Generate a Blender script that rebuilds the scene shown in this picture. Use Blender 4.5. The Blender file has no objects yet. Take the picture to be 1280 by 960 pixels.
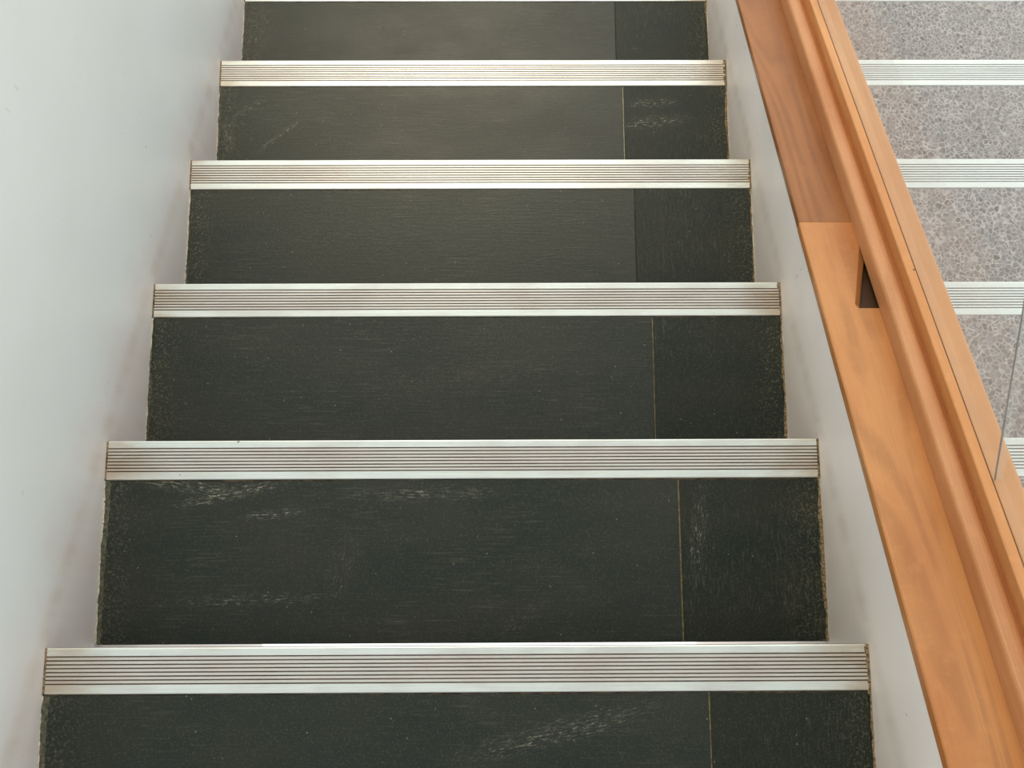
import bpy, bmesh, math, random
from mathutils import Vector, Matrix
random.seed(7)
S = bpy.context.scene
COL = S.collection

# ------------------------------------------------------------ camera
cam_d = bpy.data.cameras.new('camera')
cam = bpy.data.objects.new('camera', cam_d)
COL.objects.link(cam)
cam.location = (0.05583, 0.02376, 1.49228)
cam.rotation_euler = (0.198714, -0.0067114, -0.0048921)
cam_d.sensor_width = 36.0
cam_d.lens = 36.0 * 1500.0 / 1280.0
cam_d.clip_start = 0.02
S.camera = cam

# ------------------------------------------------------------ daylight and lamps
W = bpy.data.worlds.new('stairwell_daylight')
S.world = W
W.use_nodes = True
bg = W.node_tree.nodes['Background']
bg.inputs[0].default_value = (0.965, 0.99, 0.99, 1)
bg.inputs[1].default_value = 1.55


def area(name, loc, target, size, power, color, size_y=None):
    d = bpy.data.lights.new(name, 'AREA')
    d.energy = power
    d.color = color
    d.shape = 'RECTANGLE' if size_y else 'DISK'
    d.size = size
    if size_y:
        d.size_y = size_y
    o = bpy.data.objects.new(name, d)
    o.location = loc
    o.rotation_euler = (Vector(target) - Vector(loc)).to_track_quat('-Z', 'Y').to_euler()
    COL.objects.link(o)
    return o


area('ceiling_lamp', (-0.22, 2.7, 2.4), (-0.06, 1.2, -0.8), 0.9, 37.0, (1.0, 0.83, 0.54))

S.view_settings.view_transform = 'Standard'
S.view_settings.look = 'None'
S.view_settings.gamma = 1.0
S.view_settings.use_curve_mapping = False
S.view_settings.exposure = 0.0

# ------------------------------------------------------------ measures (metres)
D, H = 0.28026, 0.17718            # tread depth and riser height
TH = math.atan2(H, D)
CT, ST = math.cos(TH), math.sin(TH)
NOSE = 0.0552                      # depth of the metal nosing
LAST = 6                           # lowest step of the flight


# ------------------------------------------------------------ node helpers
def lin(c):
    return tuple(((v / 255) / 12.92 if v / 255 <= 0.04045 else ((v / 255 + 0.055) / 1.055) ** 2.4) for v in c) + (1,)


class M:
    def __init__(s, name):
        s.m = bpy.data.materials.new(name)
        s.m.use_nodes = True
        s.nt = s.m.node_tree
        s.b = s.nt.nodes['Principled BSDF']

    def n(s, t, **kw):
        o = s.nt.nodes.new(t)
        for k, v in kw.items():
            setattr(o, k, v)
        return o

    def put(s, sock, v):
        if isinstance(v, bpy.types.NodeSocket):
            s.nt.links.new(v, sock)
        else:
            sock.default_value = v

    def math(s, op, a, b=0.0, c=0.0, clamp=False):
        o = s.n('ShaderNodeMath', operation=op, use_clamp=clamp)
        s.put(o.inputs[0], a); s.put(o.inputs[1], b); s.put(o.inputs[2], c)
        return o.outputs[0]

    def mix(s, f, a, b, mode='MIX'):
        o = s.n('ShaderNodeMix', data_type='RGBA', blend_type=mode)
        s.put(o.inputs[0], f); s.put(o.inputs[6], a); s.put(o.inputs[7], b)
        return o.outputs[2]

    def ramp(s, v, lo, hi, a=0.0, b=1.0, smooth=True):
        o = s.n('ShaderNodeMapRange', interpolation_type='SMOOTHSTEP' if smooth else 'LINEAR')
        s.put(o.inputs[0], v)
        o.inputs[1].default_value = lo; o.inputs[2].default_value = hi
        o.inputs[3].default_value = a; o.inputs[4].default_value = b
        return o.outputs[0]

    def mapping(s, vec, scale=(1, 1, 1), rot=(0, 0, 0), loc=(0, 0, 0), typ='POINT'):
        o = s.n('ShaderNodeMapping', vector_type=typ)
        s.put(o.inputs[0], vec)
        o.inputs[1].default_value = loc; o.inputs[2].default_value = rot; o.inputs[3].default_value = scale
        return o.outputs[0]

    def noise(s, vec, scale, detail=3.0, rough=0.55, dist=0.0):
        o = s.n('ShaderNodeTexNoise')
        s.put(o.inputs['Vector'], vec)
        o.inputs['Scale'].default_value = scale; o.inputs['Detail'].default_value = detail
        o.inputs['Roughness'].default_value = rough; o.inputs['Distortion'].default_value = dist
        return o.outputs[0]

    def pos(s):
        return s.n('ShaderNodeNewGeometry').outputs['Position']

    def obj(s):
        return s.n('ShaderNodeTexCoord').outputs['Object']

    def bump(s, h, dist=0.001, strength=0.5):
        o = s.n('ShaderNodeBump')
        o.inputs['Strength'].default_value = strength
        o.inputs['Distance'].default_value = dist
        s.put(o.inputs['Height'], h)
        s.nt.links.new(o.outputs[0], s.b.inputs['Normal'])

    def out(s, col=None, rough=None, metal=None, spec=None):
        if col is not None: s.put(s.b.inputs['Base Color'], col)
        if rough is not None: s.put(s.b.inputs['Roughness'], rough)
        if metal is not None: s.put(s.b.inputs['Metallic'], metal)
        if spec is not None: s.put(s.b.inputs['Specular IOR Level'], spec)
        return s.m


# ------------------------------------------------------------ materials
def painted_wall(name, side):
    m = M(name)
    p = m.pos()
    sep = m.n('ShaderNodeSeparateXYZ'); m.put(sep.inputs[0], p)
    y, z = sep.outputs[1], sep.outputs[2]
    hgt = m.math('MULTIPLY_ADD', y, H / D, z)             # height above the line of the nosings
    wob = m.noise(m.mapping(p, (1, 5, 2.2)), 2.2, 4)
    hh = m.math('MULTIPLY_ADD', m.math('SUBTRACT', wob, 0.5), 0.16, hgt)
    dirt_shade = m.ramp(hh, 0.17, -0.09)  # dirt plus the dimmer light below the nosing line, both put into the colour
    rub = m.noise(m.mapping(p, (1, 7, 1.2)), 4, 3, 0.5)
    dirt_shade = m.math('MULTIPLY', dirt_shade, m.ramp(rub, 0.25, 0.75, 0.7, 1.0))
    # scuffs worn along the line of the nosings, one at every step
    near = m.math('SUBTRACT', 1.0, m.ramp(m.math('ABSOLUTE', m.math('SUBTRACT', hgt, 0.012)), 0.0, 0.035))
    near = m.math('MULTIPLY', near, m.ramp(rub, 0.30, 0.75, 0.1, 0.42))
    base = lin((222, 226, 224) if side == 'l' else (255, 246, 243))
    c = m.mix(dirt_shade, base, (lin((212, 199, 192)) if side == 'l' else lin((246, 230, 216))))
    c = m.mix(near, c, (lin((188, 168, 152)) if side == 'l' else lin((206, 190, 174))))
    big = m.noise(p, 3.2, 3)
    c = m.mix(m.ramp(big, 0.35, 0.7, 0.0, 0.22), c, lin((205, 205, 200)))
    spot = m.ramp(m.noise(m.mapping(p, (1, 16, 5)), 5.5, 2), 0.72, 0.78, 0, 0.45)
    c = m.mix(spot, c, lin((178, 170, 156)))
    m.bump(m.noise(p, 90, 3), 0.0006, 0.25)
    return m.out(c, 0.48, spec=0.35)


# scuffed patches on the dark treads: x, y, radius x, radius y, angle, strength, brown
SCUFFS = [
    (-0.440, 1.020, .040, .008, 32, .55, 0), (-0.470, .986, .030, .006, 3, .45, 0), (-0.380, .962, .062, .006, 38, .60, 0),
    (-0.478, .960, .012, .035, 8, .55, 0), (0.352, 1.030, .050, .010, 3, .75, 0), (0.352, .990, .070, .013, 6, .85, 0),
    (-0.385, .218, .085, .012, -8, .85, 0), (-0.320, .207, .085, .009, 13, .95, 0), (-0.265, .177, .040, .007, 6, 1.0, 0),
    (-0.164, .112, .022, .055, -16, .55, 1), (0.080, .033, .045, .014, 38, .60, 1), (0.478, .178, .022, .030, 20, .9, 1),
    (0.447, .078, .014, .095, 0, .60, 1), (0.120, -.102, .120, .016, 14, .55, 0), (0.02, .409, .16, .030, 4, .30, 1),
    (-0.466, 1.283, .040, .075, 0, .75, 1), (-0.29, .06, .12, .010, 2, .4, 0), (0.325, .150, .012, .08, -8, .5, 0),
    (-0.06, .205, .13, .012, 0, .4, 0), (-0.27, .702, .1, .05, 8, .22, 1),
]


def dark_stone(name, vertical):
    m = M(name)
    p = m.pos()
    st = (1, 1, 1)
    cloud = m.noise(m.mapping(p, (1.0, 2.6, 1)), 5.0, 4)
    c = m.mix(m.ramp(cloud, 0.3, 0.72), lin((8, 24, 15)), lin((28, 33, 22)))
    # long fine brush marks left by sweeping and wear
    sc = (2.2, 46, 3) if not vertical else (44, 5, 3)
    fine = m.noise(m.mapping(p, sc, (0, 0, math.radians(3))), 9, 5, 0.68)
    where = m.ramp(m.noise(p, 6.5, 2), 0.36, 0.68)
    k = m.math('MULTIPLY', m.ramp(fine, 0.50, 0.84), where)
    c = m.mix(m.math('MULTIPLY', k, 0.50 if not vertical else 0.62), c, lin((112, 108, 90)))
    grit = m.noise(p, 520, 2, 0.6)
    c = m.mix(m.ramp(grit, 0.50, 0.80, 0, 0.42), c, lin((94, 96, 82)))
    vor = m.n('ShaderNodeTexVoronoi'); m.put(vor.inputs['Vector'], p); vor.inputs['Scale'].default_value = 150
    sepc = m.n('ShaderNodeSeparateColor'); m.put(sepc.inputs[0], vor.outputs['Color'])
    speck = m.math('MULTIPLY', m.ramp(vor.outputs['Distance'], 0.20, 0.10), m.math('GREATER_THAN', sepc.outputs[0], 0.97))
    c = m.mix(m.math('MULTIPLY', speck, 0.35), c, lin((165, 166, 150)))
    # edges near the walls are darker and grittier
    sep = m.n('ShaderNodeSeparateXYZ'); m.put(sep.inputs[0], p)
    ax = m.math('ABSOLUTE', sep.outputs[0])
    edge = m.math('MULTIPLY', m.ramp(ax, 0.435, 0.495), m.ramp(m.noise(p, 260, 3, 0.7), 0.50, 0.68))
    c = m.mix(m.math('MULTIPLY', edge, 0.55), c, lin((104, 104, 86)))
    for (x, y, rx, ry, a, s, br) in SCUFFS:
        if vertical != (x > 0.297):
            continue
        v = m.mapping(p, (rx, ry, 1e4), (0, 0, math.radians(a)), (x, y, 0), 'TEXTURE')
        ln = m.n('ShaderNodeVectorMath', operation='LENGTH'); m.put(ln.inputs[0], v)
        g = m.ramp(ln.outputs['Value'], 1.35, 0.1)
        if rx > ry:
            q = m.mapping(p, (7, 60, 1), (0, 0, 0), (0, 0, 0)) if a == 0 else m.mapping(v, (rx * 9, ry * 75, 0))
        else:
            q = m.mapping(v, (rx * 75, ry * 12, 0))
        t = m.noise(q, 8, 4, 0.72, 0.6)
        t2 = m.noise(p, 330, 2, 0.6)
        t = m.math('MULTIPLY', m.ramp(t, 0.50, 0.70), m.ramp(t2, 0.40, 0.62, 0.25, 1.0))
        f = m.math('MULTIPLY', m.math('MULTIPLY', g, t), s * 1.35, clamp=True)
        c = m.mix(f, c, lin((120, 106, 84) if br else (188, 184, 166)))
    m.bump(m.math('ADD', m.noise(p, 260, 4, 0.6), m.math('MULTIPLY', fine, 1.5)), 0.0006, 0.30)
    return m.out(c, m.ramp(cloud, 0.3, 0.7, 0.36, 0.44) if not vertical else 0.48, spec=0.52 if not vertical else 0.36)


def metal_nosing(name, white, worn_ribs=False):
    m = M(name)
    p = m.pos()
    sep = m.n('ShaderNodeSeparateXYZ'); m.put(sep.inputs[0], p)
    brush = m.noise(m.mapping(p, (1.2, 150, 1.2)), 6, 3)
    worn = m.noise(m.mapping(p, (1, 3, 1)), 8, 4)
    c = m.mix(m.ramp(brush, 0.3, 0.7), lin((222, 231, 230)), lin((238, 246, 244)))
    c = m.mix(m.ramp(worn, 0.40, 0.70, 0, 0.40), c, lin((196, 186, 184)))
    if worn_ribs:
        c = m.mix(0.45, c, lin((202, 186, 178)))
    if white:
        c = m.mix(0.60, c, lin((236, 240, 236)))
    else:
        ends = m.math('MULTIPLY', m.ramp(m.math('ABSOLUTE', sep.outputs[0]), 0.40, 0.50), m.ramp(worn, 0.34, 0.62, 0.2, 0.8))
        c = m.mix(ends, c, lin((188, 172, 150)))
        spot = m.ramp(m.noise(p, 42, 2), 0.77, 0.80, 0, 0.7)
        c = m.mix(spot, c, lin((120, 100, 84)))
    m.bump(brush, 0.0003, 0.2)
    return m.out(c, 0.36, 0.45, 0.5)


def groove_dirt(name, a, b):
    m = M(name)
    p = m.pos()
    n = m.noise(m.mapping(p, (1, 6, 1)), 12, 4)
    return m.out(m.mix(m.ramp(n, 0.35, 0.65), lin(a), lin(b)), 0.8, 0.0, 0.2)


def grime(name, a, b, sc=140.0):
    m = M(name)
    p = m.pos()
    n = m.noise(p, sc, 4, 0.7)
    m.bump(n, 0.002, 0.6)
    return m.out(m.mix(m.ramp(n, 0.36, 0.64), lin(a), lin(b)), 0.9, 0.0, 0.1)


def terrazzo(name):
    m = M(name)
    p = m.pos()
    warp = m.n('ShaderNodeTexNoise'); m.put(warp.inputs['Vector'], p)
    warp.inputs['Scale'].default_value = 130; warp.inputs['Detail'].default_value = 2
    w = m.n('ShaderNodeVectorMath', operation='MULTIPLY_ADD')
    m.put(w.inputs[0], warp.outputs['Color']); w.inputs[1].default_value = (0.009, 0.009, 0.0); m.put(w.inputs[2], p)
    q = m.mapping(w.outputs[0], (1, 1, 0.0))
    cell = m.n('ShaderNodeTexVoronoi'); m.put(cell.inputs['Vector'], q); cell.inputs['Scale'].default_value = 118
    cell.inputs['Randomness'].default_value = 1.0
    ed = m.n('ShaderNodeTexVoronoi', feature='DISTANCE_TO_EDGE'); m.put(ed.inputs['Vector'], q); ed.inputs['Scale'].default_value = 118
    sc = m.n('ShaderNodeSeparateColor'); m.put(sc.inputs[0], cell.outputs['Color'])
    chip = m.mix(sc.outputs[0], lin((158, 152, 154)), lin((132, 126, 127)))
    chip = m.mix(m.ramp(sc.outputs[1], 0.70, 0.95, 0, 0.7), chip, lin((150, 138, 132)))
    chip = m.mix(m.ramp(sc.outputs[2], 0.94, 0.98, 0, 0.7), chip, lin((112, 106, 98)))
    edge = m.ramp(ed.outputs['Distance'], 0.12, 0.05)
    edge = m.math('MULTIPLY', edge, m.ramp(m.noise(p, 80, 2), 0.30, 0.60, 0.35, 1.0))
    c = m.mix(edge, chip, lin((200, 194, 193)))
    c = m.mix(m.ramp(m.noise(p, 9, 3), 0.35, 0.7, 0, 0.25), c, lin((142, 138, 136)))
    return m.out(c, 0.55, spec=0.3)


def wood(name, light, dark, seed, figure=1.0):
    m = M(name)
    p = m.mapping(m.obj(), (1, 1, 1), (0, 0, 0), (seed * 0.37, seed * 1.71, seed * 0.11))
    long = m.mapping(p, (1.0, 0.11, 1.0))
    body = m.noise(long, 11, 1, 0.4, 0.0)
    ring = m.math('SINE', m.math('MULTIPLY_ADD', body, 64.0, m.math('MULTIPLY', m.noise(m.mapping(p, (1, .2, 1)), 60, 2), 2.5)))
    ring = m.ramp(ring, -0.5, 1.0)
    ring = m.math('MULTIPLY', ring, m.ramp(m.noise(m.mapping(p, (1, .4, 1)), 14, 2), 0.38, 0.62))
    fib = m.noise(m.mapping(p, (1, 0.018, 1)), 420, 3, 0.6)
    patch = m.noise(m.mapping(p, (1, 0.3, 1)), 9, 3)
    c = m.mix(m.ramp(patch, 0.3, 0.72), lin(light), lin(dark))
    c = m.mix(m.math('MULTIPLY', ring, 0.36 * figure), c, lin(tuple(v * 0.80 for v in dark)))
    c = m.mix(m.ramp(fib, 0.45, 0.75, 0, 0.22), c, lin(tuple(v * 0.84 for v in dark)))
    c = m.mix(m.ramp(m.noise(p, 55, 2), 0.5, 0.8, 0, 0.25), c, lin(tuple(min(255, v * 1.05) for v in light)))
    m.bump(fib, 0.0003, 0.25)
    return m.out(c, 0.42, spec=0.38)


def plain(name, col, rough=0.6, metal=0.0, spec=0.4, scale=40.0, amt=0.12):
    m = M(name)
    n = m.noise(m.pos(), scale, 3)
    c = lin(col)
    dk = lin(tuple(v * 0.85 for v in col))
    return m.out(m.mix(m.ramp(n, 0.35, 0.7, 0, amt * 4), c, dk), rough, metal, spec)


def glass(name):
    m = bpy.data.materials.new(name)
    m.use_nodes = True
    nt = m.node_tree
    for n in list(nt.nodes):
        nt.nodes.remove(n)
    o = nt.nodes.new('ShaderNodeOutputMaterial')
    mx = nt.nodes.new('ShaderNodeMixShader')
    fr = nt.nodes.new('ShaderNodeFresnel')
    gm = nt.nodes.new('ShaderNodeNewGeometry')
    io = nt.nodes.new('ShaderNodeMapRange')          # the same reflection on leaving the pane as on entering it
    io.inputs[3].default_value = 1.14; io.inputs[4].default_value = 1 / 1.14
    nt.links.new(gm.outputs['Backfacing'], io.inputs[0]); nt.links.new(io.outputs[0], fr.inputs[0])
    tr = nt.nodes.new('ShaderNodeBsdfTransparent'); tr.inputs[0].default_value = (0.975, 0.99, 0.985, 1)
    gl = nt.nodes.new('ShaderNodeBsdfGlossy'); gl.inputs['Roughness'].default_value = 0.0
    # faint uneven whitish haze of the glass, painted in as a pale diffuse layer
    df = nt.nodes.new('ShaderNodeBsdfDiffuse'); df.inputs[0].default_value = (0.85, 0.88, 0.88, 1)
    tc = nt.nodes.new('ShaderNodeTexCoord')
    nz = nt.nodes.new('ShaderNodeTexNoise'); nz.inputs['Scale'].default_value = 6
    mr = nt.nodes.new('ShaderNodeMapRange')
    mr.inputs[3].default_value = 0.03; mr.inputs[4].default_value = 0.09
    mx2 = nt.nodes.new('ShaderNodeMixShader')
    L = nt.links.new
    L(tc.outputs['Object'], nz.inputs['Vector']); L(nz.outputs[0], mr.inputs[0])
    L(mr.outputs[0], mx2.inputs[0]); L(tr.outputs[0], mx2.inputs[1]); L(df.outputs[0], mx2.inputs[2])
    L(fr.outputs[0], mx.inputs[0]); L(mx2.outputs[0], mx.inputs[1]); L(gl.outputs[0], mx.inputs[2])
    L(mx.outputs[0], o.inputs[0])
    return m


MAT = dict(
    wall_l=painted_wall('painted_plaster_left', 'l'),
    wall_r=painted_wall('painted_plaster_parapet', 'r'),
    stone=dark_stone('dark_green_stone', False),
    stone_side=dark_stone('dark_green_stone_side', True),
    nose=metal_nosing('ribbed_aluminium', False),
    nose_w=metal_nosing('ribbed_pale_aluminium', True),
    rib=metal_nosing('worn_aluminium_ribs', False, True),
    groove=groove_dirt('groove_dirt', (112, 92, 84), (86, 72, 62)),
    groove_w=groove_dirt('groove_dirt_pale', (140, 134, 134), (120, 112, 112)),
    joint_tan=grime('joint_tan', (136, 122, 94), (92, 86, 66)),
    joint_brown=grime('joint_brown', (92, 78, 62), (44, 42, 34), 60),
    joint_pale=grime('joint_pale', (176, 172, 146), (136, 132, 110)),
    joint_dark=grime('joint_dark', (78, 78, 64), (56, 58, 46)),
    grout_l=grime('grout_olive', (106, 104, 90), (68, 70, 60), 200),
    grout_r=grime('grout_brown', (160, 138, 108), (88, 74, 54), 260),
    paint_lip=grime('paint_lip', (206, 200, 188), (172, 164, 150), 200),
    terrazzo=terrazzo('grey_terrazzo'),
    concrete=plain('concrete', (120, 118, 112), 0.9),
    wood_a=wood('board_wood_red', (164, 108, 62), (144, 88, 44), 1),
    wood_b=wood('board_wood_honey', (200, 140, 86), (180, 114, 62), 5, 1.0),
    wood_c=wood('moulding_wood', (204, 146, 100), (186, 124, 78), 9, 0.5),
    wood_d=wood('top_strip_wood', (214, 154, 100), (198, 134, 80), 13, 0.5),
    wood_in=wood('dark_pocket_wood', (84, 56, 34), (60, 40, 24), 3, 0.4),  # dark brown colour for the inside of the pocket
    gasket=plain('dark_gasket', (112, 84, 64), 0.7),
    edge=plain('ground_glass_edge', (160, 154, 152), 0.5),
    glass=glass('clear_glass'),
    nail=plain('dull_nail', (96, 74, 56), 0.5),
    landing=plain('landing_floor', (150, 147, 144), 0.6, scale=60),
)


# ------------------------------------------------------------ mesh helpers
def link(name, mesh, mat=None, parent=None):
    o = bpy.data.objects.new(name, mesh)
    if mat is not None and not mesh.materials:
        mesh.materials.append(mat)
    COL.objects.link(o)
    if parent is not None:
        o.parent = parent
    return o


def mesh_from(name, verts, faces, mats=None, idx=None):
    me = bpy.data.meshes.new(name)
    me.from_pydata(verts, [], faces)
    for m in mats or []:
        me.materials.append(m)
    if idx:
        for p, i in zip(me.polygons, idx):
            p.material_index = i
    bm = bmesh.new(); bm.from_mesh(me)
    bmesh.ops.recalc_face_normals(bm, faces=bm.faces)
    bm.to_mesh(me); bm.free()
    me.update()
    return me


def box_mesh(name, x0, x1, y0, y1, z0, z1, bevel=0.0, seg=2):
    bm = bmesh.new()
    vs = [bm.verts.new(v) for v in ((x0, y0, z0), (x1, y0, z0), (x1, y1, z0), (x0, y1, z0), (x0, y0, z1), (x1, y0, z1), (x1, y1, z1), (x0, y1, z1))]
    for f in ((0, 3, 2, 1), (4, 5, 6, 7), (0, 1, 5, 4), (1, 2, 6, 5), (2, 3, 7, 6), (3, 0, 4, 7)):
        bm.faces.new([vs[i] for i in f])
    if bevel:
        bmesh.ops.bevel(bm, geom=bm.edges[:], offset=bevel, segments=seg, profile=0.6, affect='EDGES')
    me = bpy.data.meshes.new(name)
    bm.to_mesh(me); bm.free()
    return me


def extrude_profile(name, pts, a0, a1, axis='x', mats=None, matf=None):
    """closed profile extruded: axis 'x' takes (y, z) points, axis 'y' takes (x, z) points"""
    n = len(pts)
    if axis == 'x':
        v = [(a0, p[0], p[1]) for p in pts] + [(a1, p[0], p[1]) for p in pts]
    else:
        v = [(p[0], a0, p[1]) for p in pts] + [(p[0], a1, p[1]) for p in pts]
    f = [(i, (i + 1) % n, n + (i + 1) % n, n + i) for i in range(n)]
    idx = [matf(i) if matf else 0 for i in range(n)] + [0, 0]
    f += [tuple(range(n))[::-1], tuple(range(n, 2 * n))]
    return mesh_from(name, v, f, mats, idx)


def prism_yz(name, poly, x0, x1):
    return extrude_profile(name, poly, x0, x1, 'x')


def empty(name, loc=(0, 0, 0), rot=(0, 0, 0)):
    o = bpy.data.objects.new(name, None)
    o.location = loc
    o.rotation_euler = rot
    o.empty_display_size = 0.1
    COL.objects.link(o)
    return o


def thing(o, label, cat, group=None):
    o['label'] = label
    o['category'] = cat
    if group:
        o['group'] = group
    return o


def structure(o):
    o['kind'] = 'structure'
    return o


# ------------------------------------------------------------ the setting
Y0, Y1 = -1.9, 3.6
zl = -(LAST + 1) * H                     # level of the lower landing
yl = LAST * D
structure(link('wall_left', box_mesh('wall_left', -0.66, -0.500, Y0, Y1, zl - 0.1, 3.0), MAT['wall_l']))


def pitch_z(y, hh):
    return -y * H / D + hh


WT = 0.156                               # top of the parapet above the line of the nosings
wall = [(Y0, H - 0.2), (-0.72, H - 0.2), (-0.72, zl - 0.1), (yl + 0.42, zl - 0.1), (yl + 0.42, pitch_z(yl + 0.42, WT)), (-0.72, pitch_z(-0.72, WT)), (Y0, pitch_z(-0.72, WT))]
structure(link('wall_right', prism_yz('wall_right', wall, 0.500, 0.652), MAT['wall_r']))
structure(link('floor', box_mesh('floor', -0.5, 1.7, Y0, -D, H - 0.15, H), MAT['landing']))
structure(link('floor', box_mesh('floor', -0.5, 1.7, yl, Y1, zl - 0.1, zl), MAT['landing']))


structure(link('unseen_ceiling', box_mesh('unseen_ceiling', -0.66, 2.6, Y0, 2.15, 2.75, 2.9), plain('ceiling_paint', (205, 205, 200), 0.8)))  # unseen slab overhead, added so the treads reflect less of the bright world


# ------------------------------------------------------------ the steps
def nosing_mesh(x0, x1, m0, m1, m2):
    """ribbed nosing, front arris at y = 0, walking surface at z = 0, lip turned down the riser"""
    top = []
    fr = [0.197, 0.281, 0.366, 0.447, 0.531, 0.616, 0.697, 0.781]
    pts, tag = [], []

    def add(y, z, t=0):
        pts.append((y, z)); tag.append(t)
    add(0.0, -0.030, 1); add(0.0, -0.0018); add(-0.0006, -0.0005); add(-0.0018, 0.0)
    for q in fr:
        y = -q * NOSE
        add(y + 0.00098, 0.0, 0); add(y + 0.00070, -0.0010, 1); add(y - 0.00070, -0.0010, 0); add(y - 0.00098, 0.0, 2 if q < 0.78 else 0)
    add(-NOSE + 0.0012, 0.0); add(-NOSE + 0.0002, -0.0008); add(-NOSE, -0.0022)
    add(-NOSE, -0.006); add(-0.004, -0.006); add(-0.004, -0.030)
    return extrude_profile('nosing', pts, x0, x1, 'x', [m0, m1, m2], lambda i: tag[i])


def ragged_strip(name, xe, w, amp, y0, y1, z, side, seed, n=60, thick=0.002):
    """thin crusted strip lying against a wall; its free edge wanders. side=+1 grows towards +x"""
    r = random.Random(seed)
    vs, fs = [], []
    v = w
    for i in range(n + 1):
        y = y0 + (y1 - y0) * i / n
        v += r.uniform(-1, 1) * amp * 0.5
        v = max(w - amp, min(w + amp, v))
        ww = max(0.0003, v + r.uniform(-1, 1) * amp * 0.35)
        zz = z + r.uniform(-0.0002, 0.0003)
        vs += [(xe, y, z - thick), (xe, y, zz), (xe + side * ww, y, zz - 0.0003), (xe + side * (ww + 0.0002), y, z - thick)]
    for i in range(n):
        a, b = i * 4, i * 4 + 4
        for j in range(3):
            fs.append((a + j, a + j + 1, b + j + 1, b + j))
    fs += [(0, 1, 2, 3), (n * 4 + 3, n * 4 + 2, n * 4 + 1, n * 4)]
    return mesh_from(name, vs, fs)


def ragged_strip_x(name, x0, x1, y, w, amp, z, seed, n=110):
    """thin line of old mortar behind the nosing; its rear edge wanders"""
    r = random.Random(seed)
    vs, fs = [], []
    v = w
    for i in range(n + 1):
        x = x0 + (x1 - x0) * i / n
        v = max(0.0002, min(w + amp, v + r.uniform(-1, 1) * amp * 0.6))
        vs += [(x, y, z - 0.001), (x, y, z), (x, y - v, z - 0.0002), (x, y - v - 0.0002, z - 0.001)]
    for i in range(n):
        a, b = i * 4, i * 4 + 4
        for j in range(3):
            fs.append((a + j, a + j + 1, b + j + 1, b + j))
    fs += [(0, 1, 2, 3), (n * 4 + 3, n * 4 + 2, n * 4 + 1, n * 4)]
    return mesh_from(name, vs, fs)


nose_dark = nosing_mesh(-0.4972, 0.4968, MAT['nose'], MAT['groove'], MAT['rib'])
SEAM = {0: .3035, 1: .3005, 2: .2935, 3: .291, 4: .294, 5: .3005, 6: .298}
SEAMW = {0: .0016, 1: .0020, 2: .0016, 3: .0012, 4: .0020, 5: .0007, 6: .001}
SEAMM = {0: 'joint_tan', 1: 'joint_tan', 2: 'joint_tan', 3: 'joint_dark', 4: 'joint_pale', 5: 'joint_dark', 6: 'joint_dark'}
GL = {0: .0066, 1: .0064, 2: .0020, 3: .0022, 4: .0026, 5: .0034, 6: .003}     # crust along the left wall
GR = {0: .0040, 1: .0048, 2: .0042, 3: .0036, 4: .0052, 5: .0036, 6: .003}
LABEL_D = {
    0: 'widest dark stone step, nearest the viewer, cut off by the photo\'s lower edge',
    1: 'dark stone step, second from the bottom, white scuffs at its upper left',
    2: 'dark stone step, third from the bottom of the photo, nearly unscratched, beside the rail pocket',
    3: 'smooth dark stone step, fourth from the bottom, third from the top of the photo',
    4: 'dark stone step, second from the top, bright white scratches on its short right tile',
    5: 'dark stone step at the photo\'s very top, pale worn patch at its left end',
    6: 'lowest dark stone step, out of sight above the top edge of the photo',
}
LABEL_T = {
    0: 'uppermost grey terrazzo step, hidden right of the rail beyond the frame',
    1: 'terrazzo step of which only a small nosing corner shows below the glass joint',
    2: 'grey terrazzo step right of the rail pocket, nosing level with the third dark nosing',
    3: 'grey terrazzo step behind glass, third from the top of the photo',
    4: 'grey terrazzo step behind glass, second from the top of the photo',
    5: 'grey terrazzo step at the top right corner behind the glass',
    6: 'lowest grey terrazzo step, out of sight above the top edge of the photo',
}
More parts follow.
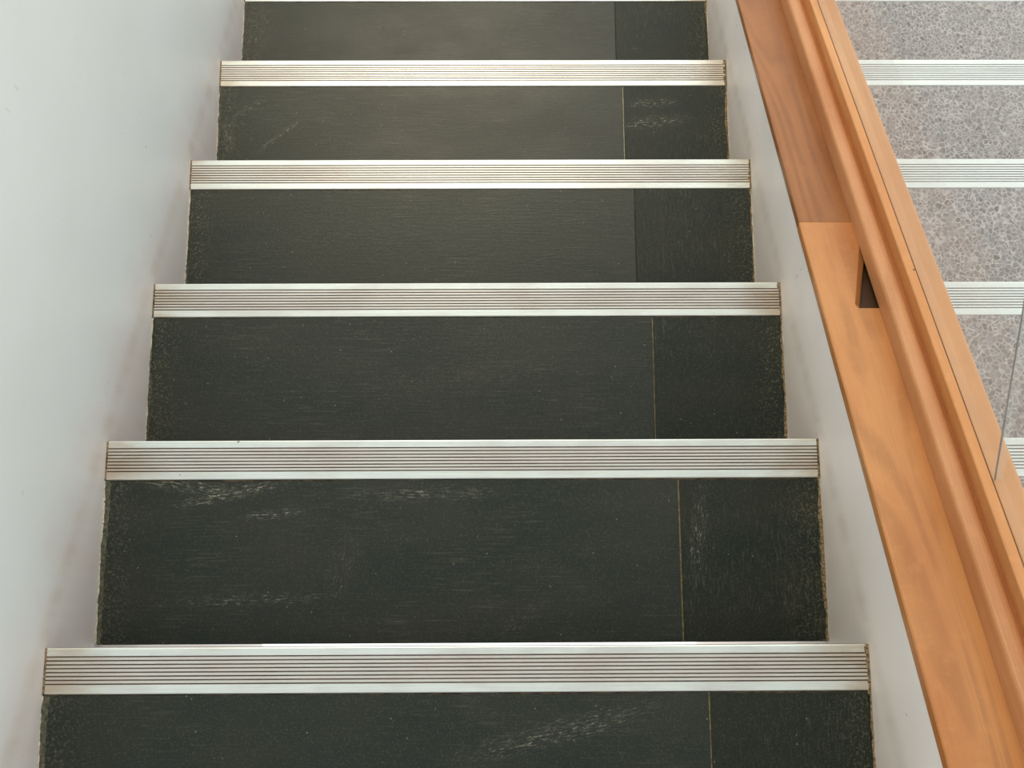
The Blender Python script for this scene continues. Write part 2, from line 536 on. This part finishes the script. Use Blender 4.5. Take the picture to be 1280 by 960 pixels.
for k in range(LAST + 1):
    root = empty('stair_step', (0, k * D, -k * H))
    thing(root, LABEL_D[k], 'step', 'dark stone steps')
    g = 0.0008
    sx, sw = SEAM[k], SEAMW[k]
    zt = -0.0006
    base_y = -D + 0.0
    link('core', box_mesh('core', -0.4995, 0.4995, -D + 0.001, -0.016, -H - 0.028, -0.0262), MAT['concrete'], root)
    link('riser', box_mesh('riser', -0.4995, 0.4995, -0.0155, -0.0045, -H - 0.0005, -0.0262), MAT['stone'], root)
    link('tread_tile', box_mesh('tread_tile', -0.4960, sx - sw / 2, -D + g, -NOSE - 0.0007, -0.026, zt, 0.0005, 1), MAT['stone'], root)
    link('tread_tile', box_mesh('tread_tile', sx + sw / 2, 0.4962, -D + g, -NOSE - 0.0007, -0.026, zt, 0.0005, 1), MAT['stone_side'], root)
    link('tile_joint', box_mesh('tile_joint', sx - sw / 2 + .0001, sx + sw / 2 - .0001, -D + g, -NOSE - 0.0008, -0.026, zt - 0.0004), MAT[SEAMM[k]], root)
    link('nosing', nose_dark, None, root)
    link('nosing_bed', box_mesh('nosing_bed', -0.4995, 0.4993, -NOSE - 0.0006, -0.0042, -0.026, -0.0062), MAT['grout_r'], root)
    link('joint_line', ragged_strip_x('joint_line', -0.496, 0.4955, -NOSE - 0.0003, 0.0011, 0.0009, zt + 0.0003, 131 + k), MAT['joint_brown'], root)
    link('grout_strip', ragged_strip('grout_strip', -0.4997, GL[k] + .002, 0.0012, -D + .002, -NOSE - .001, zt + 0.0006, 1, 11 + k), MAT['grout_l'], root)
    link('grout_strip', ragged_strip('grout_strip', 0.4997, GR[k], 0.0018, -D + .002, -NOSE - .001, zt + 0.0006, -1, 31 + k), MAT['grout_r'], root)
    link('paint_lip', ragged_strip('paint_lip', -0.4998, 0.0016, 0.0013, -D + .002, -NOSE - .001, zt + 0.0011, 1, 51 + k), MAT['paint_lip'], root)
    link('paint_lip', ragged_strip('paint_lip', 0.4998, 0.0011, 0.0010, -D + .002, -NOSE - .001, zt + 0.0011, -1, 71 + k), MAT['paint_lip'], root)
    link('end_grime', ragged_strip('end_grime', -0.4998, 0.0022, 0.0010, -NOSE + .001, -0.0005, -0.0003, 1, 91 + k, 24), MAT['grout_r'], root)
    link('end_grime', ragged_strip('end_grime', 0.4998, 0.0040, 0.0022, -NOSE - .004, -0.0005, 0.0002, -1, 111 + k, 24), MAT['grout_r'], root)

nose_light = nosing_mesh(0.0, 1.03, MAT['nose_w'], MAT['groove_w'], MAT['nose_w'])
t_tread = box_mesh('terrazzo_tread', 0.0, 1.03, -D + .0008, -NOSE - .0004, -0.03, -0.0004, 0.0005, 1)
t_riser = box_mesh('terrazzo_riser', 0.0, 1.03, -0.0155, -0.0045, -H - .0005, -0.0302)
t_core = box_mesh('core', 0.0, 1.03, -D + .001, -0.016, -H - .028, -0.0302)
t_bed = box_mesh('nosing_bed', 0.0, 1.03, -NOSE - .0003, -0.0042, -0.03, -0.0062)
for me, mt in ((t_tread, 'terrazzo'), (t_riser, 'terrazzo'), (t_core, 'concrete'), (t_bed, 'groove_w')):
    me.materials.append(MAT[mt])
for k in range(LAST + 1):
    root = empty('terrazzo_step', (0.655, k * D, -k * H), (0, 0, -0.0012))
    thing(root, LABEL_T[k], 'step', 'terrazzo steps beyond the glass')
    link('tread', t_tread, None, root)
    link('riser', t_riser, None, root)
    link('core', t_core, None, root)
    link('nosing_bed', t_bed, None, root)
    link('nosing', nose_light, None, root)

# ------------------------------------------------------------ wooden capping and rail on the parapet
# local frame: x across, y down along the pitch, z square to the pitch
rail = empty('wooden_capping_rail', (0, 0, 0), (-TH, 0, 0))
thing(rail, 'sloping honey brown wooden capping and rail on the white parapet beside the dark steps', 'railing')


def loc(x, y, hh):
    """a point given by x, world y and height above the nosing line, in the rail's own frame"""
    n = hh * CT
    return (x, (y - n * ST) / CT, n)


def prof(pts):
    return [(x, hh * CT) for x, hh in pts]


SA, SB = loc(0, -0.70, .17)[1], loc(0, yl + 0.40, .17)[1]
seam = loc(0, 0.613, .175)[1]
HB, HT = 0.156, 0.174


def rounded(x0, x1, z0, z1, r, n=4):
    p = []
    for cx, cz, a in ((x0 + r, z0 + r, 180), (x1 - r, z0 + r, 270), (x1 - r, z1 - r, 0), (x0 + r, z1 - r, 90)):
        for i in range(n + 1):
            t = math.radians(a + 90 * i / n)
            p.append((cx + r * math.cos(t), cz + r * math.sin(t)))
    return p


# far (upper in the photo) board: a plain bevelled plank
zb, zt = HB * CT + .0002, HT * CT
BX0, BX1 = 0.4985, 0.612
far = extrude_profile('capping_board', rounded(BX0, BX1, zb, zt, 0.0022), seam + 0.0004, SB, 'y')
o = link('capping_board', far, MAT['wood_a'], rail)
o['label'] = 'darker reddish capping board beyond the butt joint'
# near board with the open pocket that runs in under the moulding
P = lambda x, y: (x, loc(x, y, HT)[1])
A_out, B_out = P(0.5790, 0.572), P(0.5450, 0.459)      # chamfer, outer edge
A_in, B_in = P(0.5800, 0.545), P(0.5520, 0.452)        # chamfer, inner edge (lower)
yb = B_in[1]
xr = BX1
sC = P(0, 0.572)[1]
ZT, ZL, ZB = zt, zt - 0.0025, zb
ch = 0.0016
V, F, I = [], [], []


def q(*pts, m=0):
    b = len(V)
    V.extend(pts); F.append(tuple(range(b, b + len(pts)))); I.append(m)


x0 = BX0
s0, s1 = SA, seam - 0.0004
q((x0 + ch, s0, ZT), (xr, s0, ZT), (xr, yb, ZT), (B_out[0] + .003, yb, ZT), (B_out[0], B_out[1], ZT), (x0 + ch, B_out[1], ZT))
q((x0 + ch, B_out[1], ZT), (B_out[0], B_out[1], ZT), (A_out[0], sC, ZT), (x0 + ch, sC, ZT))
q((x0 + ch, sC, ZT), (A_out[0], sC, ZT), (xr, sC, ZT), (xr, s1, ZT), (x0 + ch, s1, ZT))
q((B_out[0], B_out[1], ZT), (B_out[0] + .003, yb, ZT), (B_in[0], yb, ZL - .0025), (B_in[0], B_out[1], ZL - .0025))   # rounded corner
q((B_out[0], B_out[1], ZT), (B_in[0], B_out[1], ZL - .0025), (A_in[0], A_in[1], ZL - .0025), (A_out[0], sC, ZT), m=2)      # chamfer
q((A_out[0], sC, ZT), (A_in[0], A_in[1], ZL - .0025), (xr, A_in[1], ZL - .0025), (xr, sC, ZT))
zd = ZB + .001
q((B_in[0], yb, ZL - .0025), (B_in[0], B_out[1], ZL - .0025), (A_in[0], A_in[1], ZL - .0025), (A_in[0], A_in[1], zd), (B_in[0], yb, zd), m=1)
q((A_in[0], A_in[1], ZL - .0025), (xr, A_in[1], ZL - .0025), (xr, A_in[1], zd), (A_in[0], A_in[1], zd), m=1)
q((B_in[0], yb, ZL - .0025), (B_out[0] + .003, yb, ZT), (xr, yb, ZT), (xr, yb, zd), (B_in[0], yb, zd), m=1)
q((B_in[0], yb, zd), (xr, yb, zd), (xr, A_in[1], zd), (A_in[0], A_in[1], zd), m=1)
q((x0, s0, ZT - ch), (x0 + ch, s0, ZT), (x0 + ch, s1, ZT), (x0, s1, ZT - ch))
q((x0, s0, ZB), (x0, s0, ZT - ch), (x0, s1, ZT - ch), (x0, s1, ZB))
q((x0, s0, ZB), (xr, s0, ZB), (xr, s1, ZB), (x0, s1, ZB))
q((xr, s0, ZB), (xr, s0, ZT), (xr, s1, ZT), (xr, s1, ZB))
q((x0, s0, ZB), (xr, s0, ZB), (xr, s0, ZT), (x0 + ch, s0, ZT), (x0, s0, ZT - ch))
q((x0, s1, ZB), (xr, s1, ZB), (xr, s1, ZT), (x0 + ch, s1, ZT), (x0, s1, ZT - ch))
near = bpy.data.meshes.new('capping_board')
near.from_pydata(V, [], F)
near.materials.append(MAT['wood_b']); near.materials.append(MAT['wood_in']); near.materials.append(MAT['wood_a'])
for pl, i in zip(near.polygons, I):
    pl.material_index = i
o = link('capping_board', near, None, rail)
o['label'] = 'lighter honey capping board with a dark open pocket beside the moulding'

# moulding: upright side, rounded lip, hollow, and the upright face of the top strip
mp = [(0.5770, HT + .0006), (0.5762, 0.196), (0.5760, 0.2085), (0.5768, 0.2125), (0.5785, 0.2150), (0.5810, 0.2163), (0.5850, 0.2168), (0.5900, 0.2166),
      (0.5945, 0.2155), (0.5985, 0.2128), (0.6020, 0.2082), (0.6045, 0.2050), (0.6062, 0.2040), (0.6062, HT + .0006)]
link('rail_moulding', extrude_profile('rail_moulding', prof(mp), SA, SB, 'y'), MAT['wood_c'], rail)
tl = [(0.6064, HT + .0006), (0.6064, 0.2340), (0.6070, 0.2352), (0.6082, 0.2358), (0.6185, 0.2358), (0.6192, 0.2350), (0.6192, HT + .0006)]
link('top_strip', extrude_profile('top_strip', prof(tl), SA, SB, 'y'), MAT['wood_d'], rail)
tr = [(0.6210, HB + .0005), (0.6210, 0.2346), (0.6475, 0.2346), (0.6505, 0.2342), (0.6525, 0.2330), (0.6535, 0.2300), (0.6535, HB + .0005)]
link('top_strip', extrude_profile('top_strip', prof(tr), SA, SB, 'y'), MAT['wood_d'], rail)
link('glazing_gasket', extrude_profile('glazing_gasket', prof([(0.6194, 0.19), (0.6194, 0.2350), (0.6208, 0.2350), (0.6208, 0.19)]), SA, SB, 'y'), MAT['gasket'], rail)
nl = bpy.data.meshes.new('nail_head')
bm = bmesh.new()
bmesh.ops.create_uvsphere(bm, u_segments=10, v_segments=6, radius=0.0016)
for v in bm.verts:
    v.co.z *= 0.35
bm.to_mesh(nl); bm.free()
o = link('nail_head', nl, MAT['nail'], rail)
o.location = loc(0.6172, 0.4972, 0.2360)

# ------------------------------------------------------------ glass balustrade above the rail
GX0, GX1 = 0.6210, 0.6320
J0 = Vector((0.1897, 0.1225)); J1 = Vector((0.3639, 0.2372))      # (y, z) of two points on the joint
jd = (J1 - J0)
hb, ht = 0.2372, 1.05


def on_joint(hh, off=0.0):
    """(y, z) where the joint meets the line hh above the nosings"""
    s = H / D
    t = (hh - J0.y - s * J0.x) / (jd.y + s * jd.x)
    p = J0 + jd * t
    nrm = Vector((-jd.y, jd.x)).normalized()
    return (p.x + nrm.x * off, p.y + nrm.y * off)


def pane(name, y_end, off, label):
    a, b = on_joint(hb, off), on_joint(ht, off)
    poly = [a, b, (y_end, pitch_z(y_end, ht)), (y_end, pitch_z(y_end, hb))]
    root = empty(name, (0, 0, 0))
    o = link('pane', prism_yz('pane', poly, GX0, GX1), MAT['glass'], root)
    # ground edge along the joint
    a2, b2 = on_joint(hb, off * 0.35), on_joint(ht, off * 0.35)
    link('ground_edge', prism_yz('ground_edge', [a, b, b2, a2], GX0 + .0001, GX0 + .0012), MAT['edge'], root)
    return thing(root, label, 'glass panel')


# the normal of the joint points up and back: positive offset is the near pane
pane('glass_panel', yl + 0.38, -0.0014, 'large clear glass balustrade panel above the rail, left of the slanting grey joint line')
pane('glass_panel', -0.68, 0.0014, 'clear glass balustrade panel at the lower right corner, right of the slanting grey joint line')
